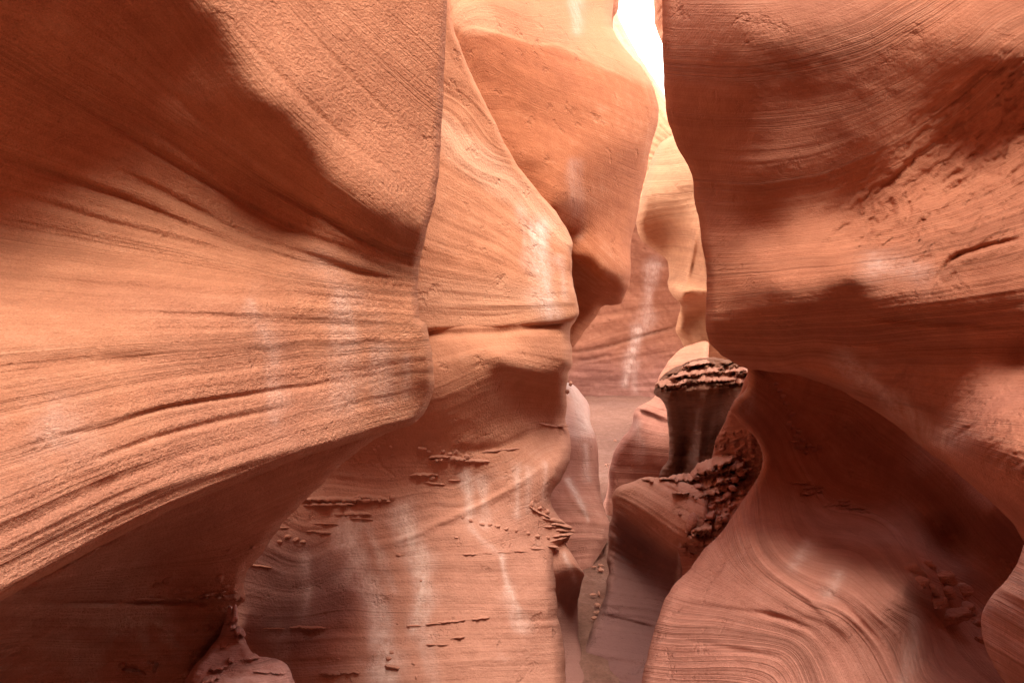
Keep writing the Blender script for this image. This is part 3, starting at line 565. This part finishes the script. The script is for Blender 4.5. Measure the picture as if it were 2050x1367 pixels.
def stone(sh, px, py, w, h, mat, parent, name='ledge_slab', slab=True, tilt=0., out=.35, deep=1.0, push=0., free=False):
    """a stone or a shelf sitting in the surface of shell sh; w, h in photo pixels"""
    SN[0] += 1; sd = SN[0]
    d = sh.at(px, py)-push
    W = w/F*d; H = h/F*d
    if slab and not free:                       # shelf: top slopes out of the wall, ragged lip, undercut below
        n = max(10, int(w/3)); t = np.linspace(-1, 1, n); a = math.radians(tilt)
        lx = px+t*w/2*math.cos(a); ly = py-t*w/2*math.sin(a)
        env = np.clip(1-np.abs(t)**3, 0, 1)**.6
        q1 = vnoise(t*w/26., sd*1.7, 0, sd); q2 = vnoise(t*w/9., sd*2.3, 0, sd+1); q3 = vnoise(t*w/4., sd, 0, sd+2)
        e = H*1.5*deep*env*np.clip(.75+.55*q1+.3*q2+.15*q3, .12, 1.6)
        lip = h*(.22+.12*q2)*env
        jit = h*(.22*q2+.15*q3)
        rows = []
        for dy, k, back in ((-h*1.05, -.15, .02), (-h*.62, .38, 0), (-h*.3, .8, 0), (-h*.12, 1.0, 0), (0, 1.04, 0), (1, .97, 0), (1.25, .3, 0), (1.5, -.3, .04)):
            yy = ly+jit*.6+(dy*env if dy <= 0 else lip*dy)
            D = sh.field(lx, yy)-push
            rows.append(P(lx, yy, D-e*k+back))
        V = np.stack(rows); base = V[3, n//2].copy()
        I = np.arange(8*n).reshape(8, n)
        fc = np.stack([I[:-1, :-1], I[1:, :-1], I[1:, 1:], I[:-1, 1:]], -1).reshape(-1, 4)
        q = V.reshape(-1, 3); p = q-base
    else:
        dp = max(H*1.6, W*.5)*deep if slab else (W+H)/2*1.1*deep
        p, fc = stone_mesh(W, H, dp, sd, slab)
        c, s_ = math.cos(-math.radians(tilt)), math.sin(-math.radians(tilt))
        p = np.stack([p[:, 0]*c-p[:, 2]*s_, p[:, 1], p[:, 0]*s_+p[:, 2]*c], -1)
        base = P(px, py, d)+np.array([0, dp*(.5-out), 0]); q = p+base
    z = np.zeros(len(q))
    o = make_obj(name, p, fc, mat, {'strata': q[:, 2]*6, 'along': q[:, 0]*2, 'stain_light': z, 'tint': z})
    o.location = base
    if parent is not None: o.parent = parent
    return o
for (px, py, w, h, t) in [(692,1001,184,13,1),(660,1010,110,9,-1),(742,996,70,10,4),(706,1029,78,9,0),(725,1038,42,7,4),(652,1048,42,6,2),(638,1065,52,7,3),(560,1056,34,6,0),
    (897,921,76,13,-2),(880,915,50,8,-1),(955,923,54,9,2),(850,951,60,9,-1),(871,968,36,7,6),(910,961,22,5,0),(985,903,34,8,-6),(1022,899,30,7,-5),(1098,851,34,7,10),(1126,853,20,7,0),
    (1108,1042,38,10,12),(1124,1052,36,10,10),(1132,1062,32,9,4),(1128,1071,36,9,-6),(1118,1080,30,8,-14),(1088,1030,26,9,25),(1070,1020,22,8,35),(1102,1054,26,7,0),
    (945,1109,32,5,0),(976,1107,16,4,0),(1010,1105,24,4,2),(1042,1103,24,4,2),(1076,1098,28,5,6),(1106,1094,22,6,8),
    (616,1256,76,8,1),(548,1258,38,6,0),(660,1348,46,13,2),(700,1346,34,12,-3),(868,1248,28,6,-3),(892,1244,30,8,-4),(914,1243,22,6,-4),(938,1240,30,7,-4),(966,1237,26,8,-8),(828,1252,24,7,0),
    (916,1276,26,7,-6),(864,1290,20,6,0),(886,1290,20,6,-2),(785,1334,26,12,8),(800,1111,18,4,0),(516,1132,60,5,8)]:
    stone(C2, px, py, w*(1.25 if w < 45 else 1), h*(.6 if w < 45 else .85), MID, W_MID, tilt=-t, deep=.8)
for (px, py, w, h) in [(786,996,13,12),(845,897,20,9),(858,903,12,7),(888,903,11,8),(900,908,10,7),(912,904,12,9),(934,914,14,12),(866,957,12,9),(750,902,9,12),(757,892,7,6),(782,894,8,7),(786,911,9,7),(700,898,7,8),
    (727,948,8,5),(575,1074,16,10),(592,1079,16,9),(606,1083,14,8),(560,1083,12,7),(942,1042,10,7),(926,1036,8,6),(965,1050,12,7),(980,1050,12,7),(996,1053,12,7),(1012,1058,12,7),(1032,1062,10,6),(1056,1068,12,6),
    (1074,1073,14,7),(1096,1076,12,7),(1064,1008,10,12),(1080,1016,12,9),(1096,1024,12,9),(913,1076,8,5),(797,1110,12,7),(778,1318,12,8),(784,1306,9,7),(828,1328,8,7),(678,1318,10,6),(833,1356,6,10),(796,1248,6,6),(843,1162,6,5),(1142,768,8,10),(1136,784,8,10)]:
    stone(C2, px, py, w, h, MID, W_MID, 'nodule', False)
for (px, py, w, h, t) in [(300,1202,66,9,0),(362,1201,30,9,4),(402,1200,34,10,-3),(458,1198,60,12,0),(268,1346,52,12,12),(424,1190,60,8,-12)]:
    stone(L2, px, py, w, h, ORANGE, W_LEFT, tilt=-t)
for (px, py, w, h) in [(334,1160,20,18),(352,1182,18,13),(376,1178,24,12),(440,1156,18,18),(452,1174,18,10),(311,1170,14,12),(460,1100,11,9),(414,1256,13,14),(306,1335,24,22),(372,1346,18,14),(382,1306,12,12),(392,1262,8,8),(245,1330,14,10),(505,1095,10,8)]:
    stone(L2, px, py, w, h, ORANGE, W_LEFT, 'nodule', False, out=.5)
for (px, py, w, h, t) in [(470,1238,16,26,-20),(463,1256,18,12,0),(480,1268,26,14,20),(450,1292,22,12,-30),(500,1318,40,9,-6),(440,1336,50,10,-12),(420,1362,44,16,-20),(540,1345,70,9,4),(462,1322,14,12,0)]:
    stone(FL, px, py, w, h, PINK, BOULDER, tilt=-t)
rr = random.Random(5)
# ragged cap of the brown pillar
for (px, py, w, h, t) in [(1346,770,74,13,-4),(1400,748,104,12,-9),(1440,760,92,14,-3),(1478,744,56,13,-6),(1392,732,60,8,-14),(1487,766,36,15,8),(1358,754,50,9,-16)]:
    stone(R3, px, py, w, h, MID, CAP, tilt=-t, deep=rr.uniform(.9, 1.8), push=.0)
# crumbling rubble in the notch below it
for (px, py, w, h, t) in [(1312,966,80,10,-2),(1368,960,70,12,-4),(1346,984,70,11,4),(1425,936,98,20,-22),(1436,966,86,14,-20),(1406,990,80,17,-10),(1376,1010,50,14,0),(1395,1064,76,18,-6),(1402,1086,92,14,0),(1440,1050,44,18,-30),(1470,940,46,12,-28)]:
    stone(R1b, px, py, w, h, MID, W_RIGHT, tilt=-t, deep=rr.uniform(1.0, 1.9), push=.02)
for (px, py, w, h, t) in [(1372,1000,22,50,10),(1384,1044,16,40,20)]:
    stone(R1b, px, py, w, h, RED, W_RIGHT, 'nodule', False, tilt=t, out=.6, push=.04)
for i in range(58):
    t = rr.random(); k = rr.uniform(-1, 1)
    px = 1440+80*t+14*k; py = 985-110*t+22*k+14*rr.uniform(-1, 1); s_ = rr.uniform(6, 15)
    if px > 1521: continue
    stone(R1b, px, py, s_*1.25, s_*.9, RED, W_RIGHT, 'nodule', False, tilt=rr.uniform(-30, 30), out=.45)
for (px, py, w, h, t) in [(1602,966,54,6,0),(1628,976,44,7,-4),(1618,988,34,8,0),(1640,982,20,8,20),(1676,1010,56,8,-4),(1704,1016,64,7,2),(1690,1002,30,6,0),(1722,1024,50,5,4),(1592,884,22,8,0),(1602,896,26,9,8)]:
    stone(R1, px, py, w, h, RED, W_RIGHT, tilt=-t, out=.45)
for (px, py) in [(1552,768),(1560,780),(1566,792),(1571,806),(1584,828),(1578,846),(1586,856),(1598,862),(1592,872),(1606,880),(1618,890),(1612,906),(1628,898),(1640,894)]:
    stone(R1, px, py, rr.uniform(10, 17), rr.uniform(8, 12), RED, W_RIGHT, 'nodule', False, out=.5)
G_ = 'loose rocks lodged in the right hollow'
for (px, py, w, h, t, sl_, lab) in [(1834,1143,46,30,-10,False,'large rounded red rock at the upper left of the pile lodged in the hollow'),
    (1860,1132,24,24,0,False,'small dark rock topmost in the pile, touching the large upper left rock'),
    (1843,1165,34,20,20,False,'wedge shaped rock right below the large upper left rock of the pile'),
    (1884,1158,56,20,10,True,'flat angular rock lying across the top of the pile'),
    (1866,1180,34,24,-20,False,'blocky rock in the middle left of the pile in the hollow'),
    (1894,1184,36,26,-6,False,'smooth egg like rock at the centre of the pile in the hollow'),
    (1926,1180,38,26,8,False,'dark rounded rock at the right side of the pile'),
    (1872,1206,48,17,6,True,'thin pale slab directly under the centre of the pile'),
    (1898,1233,92,18,8,True,'longest flat slab forming the bottom of the pile'),
    (1932,1215,38,22,4,False,'dark rock resting at the lower right above the longest slab'),
    (1954,1246,48,20,14,True,'low slab between the pile and the corner bulge'),
    (1963,1284,16,24,0,False,'small upright pebble wedged against the corner bulge')]:
    o = stone(R1, px, py, w, h, RED, None, 'loose_rock', sl_, tilt=-t, out=.55, free=True)
    tag(o, lab, 'rock', G_)

for i in range(34):
    py = rr.uniform(880, 1270); px = rr.uniform(1188, 1204) if py > 1080 else rr.uniform(1206, 1250)
    d = 1.6*F/(py-683.5); d = min(d, 11)
    zf = .37*float(sstep((d-6.5)/8.0)); b_ = P(px, py, d); b_[2] = zf+.005
    p, fc = stone_mesh(rr.uniform(.015, .06), rr.uniform(.012, .035), rr.uniform(.02, .05), 900+i, False, 12, 8)
    z = np.zeros(len(p)); o = make_obj('pebble', p, fc, MID, {'strata': z, 'along': z, 'stain_light': z, 'tint': z}); o.location = b_
    tag(o, 'tiny orange pebble lying on the sandy passage floor', 'pebble', 'pebbles on the sandy passage')

# unseen wall behind the camera, added to block low sky and sun on the floor
gu, gv = np.meshgrid(np.linspace(0, 1, 90), np.linspace(0, 1, 50))
ang = math.pi*(1.0+np.clip((gu-.25)*2, 0, 1))
wx = 3.2*np.cos(ang); wy = -1.0+3.0*np.sin(ang)+np.maximum(.25-gu, 0)*4*5.2+np.maximum(gu-.75, 0)*4*5.2; wz = -.2+10.7*gv
q = fbm(gu*6, wz*.6, 0, 4, 5)*.5+.25*np.sin(wz*1.6+gu*5)
wx = wx*(1+q*.25); wy = -1.0+(wy+1.0)*(1+q*.2)
I = np.arange(gu.size).reshape(gu.shape)
fc = np.stack([I[:-1, :-1], I[:-1, 1:], I[1:, 1:], I[1:, :-1]], -1).reshape(-1, 4)
rear_blocker = make_obj('canyon_wall', np.stack([wx, wy, wz], -1).reshape(-1, 3), fc, RED, {'strata': wz.ravel()*2, 'along': (gu*9).ravel(), 'stain_light': wz.ravel()*0, 'tint': wz.ravel()*0})
tag(rear_blocker, 'unseen curved red sandstone wall added behind the viewpoint to block low sky', 'canyon wall')

# sand floor
gx = np.concatenate([np.linspace(-40, -4, 12), np.linspace(-3.9, 5, 120), np.linspace(5.3, 40, 12)])
gy = np.concatenate([np.linspace(-30, 2, 12), np.linspace(2.1, 22, 260), np.linspace(22.5, 80, 12)])
X, Y = np.meshgrid(gx, gy)
near = (np.abs(X) < 6) & (Y > 2) & (Y < 22)
Z = np.where((np.abs(X) < 6.5) & (Y > 6), .37*sstep((Y-6.5)/8.0), 0)+np.where(near, .06*fbm(X*1.1, Y*.9, 0, 4, 9)+.035*fbm(X*5, Y*5, 3, 4, 12), 0)
n, m_ = X.shape; I = np.arange(n*m_).reshape(n, m_)
fc = np.stack([I[:-1, :-1], I[:-1, 1:], I[1:, 1:], I[1:, :-1]], -1).reshape(-1, 4)
V = np.stack([X, Y, Z], -1).reshape(-1, 3)
z0 = np.zeros(len(V))
g = make_obj('sand_floor', V, fc, SAND, {'strata': V[:, 1]*.3, 'along': V[:, 0], 'stain_light': z0, 'tint': z0})
g['kind'] = 'structure'

# ================================================================== camera, sun, sky
cam = bpy.data.cameras.new('camera'); co = bpy.data.objects.new('camera', cam); C.objects.link(co)
cam.lens = 24; cam.sensor_width = 36; cam.clip_end = 500; cam.clip_start = .02
co.location = (0, 0, CAMZ); co.rotation_euler = (math.radians(90), 0, 0)
bpy.context.scene.camera = co
SUN = np.array([.15, -.40, .90]); SUN /= np.linalg.norm(SUN)
import mathutils
sl = bpy.data.lights.new('sun', 'SUN'); so = bpy.data.objects.new('sun', sl); C.objects.link(so)
sl.energy = 3.2; sl.angle = math.radians(34); sl.color = (1, .90, .74)
so.rotation_euler = mathutils.Vector(SUN).to_track_quat('Z', 'Y').to_euler()
w = bpy.data.worlds.new('World'); bpy.context.scene.world = w; w.use_nodes = True
nt = w.node_tree; bg = nt.nodes['Background']
sk = nt.nodes.new('ShaderNodeTexSky'); sk.sky_type = 'NISHITA'; sk.sun_disc = False
sk.sun_elevation = math.asin(SUN[2]); sk.sun_rotation = math.atan2(SUN[0], SUN[1])
sk.dust_density = 4; sk.air_density = 1.0; sk.ozone_density = .6
tc = nt.nodes.new('ShaderNodeTexCoord'); sx = nt.nodes.new('ShaderNodeSeparateXYZ'); nt.links.new(tc.outputs['Generated'], sx.inputs[0])
mr = nt.nodes.new('ShaderNodeMapRange'); mr.inputs['From Min'].default_value = .25; mr.inputs['From Max'].default_value = .75; mr.inputs['To Min'].default_value = 1; mr.inputs['To Max'].default_value = .12
nt.links.new(sx.outputs['Z'], mr.inputs[0])
mx = nt.nodes.new('ShaderNodeMix'); mx.data_type = 'RGBA'; nt.links.new(mr.outputs[0], mx.inputs[0]); nt.links.new(sk.outputs[0], mx.inputs[6]); mx.inputs[7].default_value = (24, 21.6, 19, 1)
nt.links.new(mx.outputs[2], bg.inputs[0]); bg.inputs[1].default_value = .15
sc = bpy.context.scene
sc.view_settings.view_transform = 'Standard'; sc.view_settings.look = 'None'; sc.view_settings.exposure = .95; sc.view_settings.gamma = 1
sc.cycles.max_bounces = 5; sc.cycles.diffuse_bounces = 4
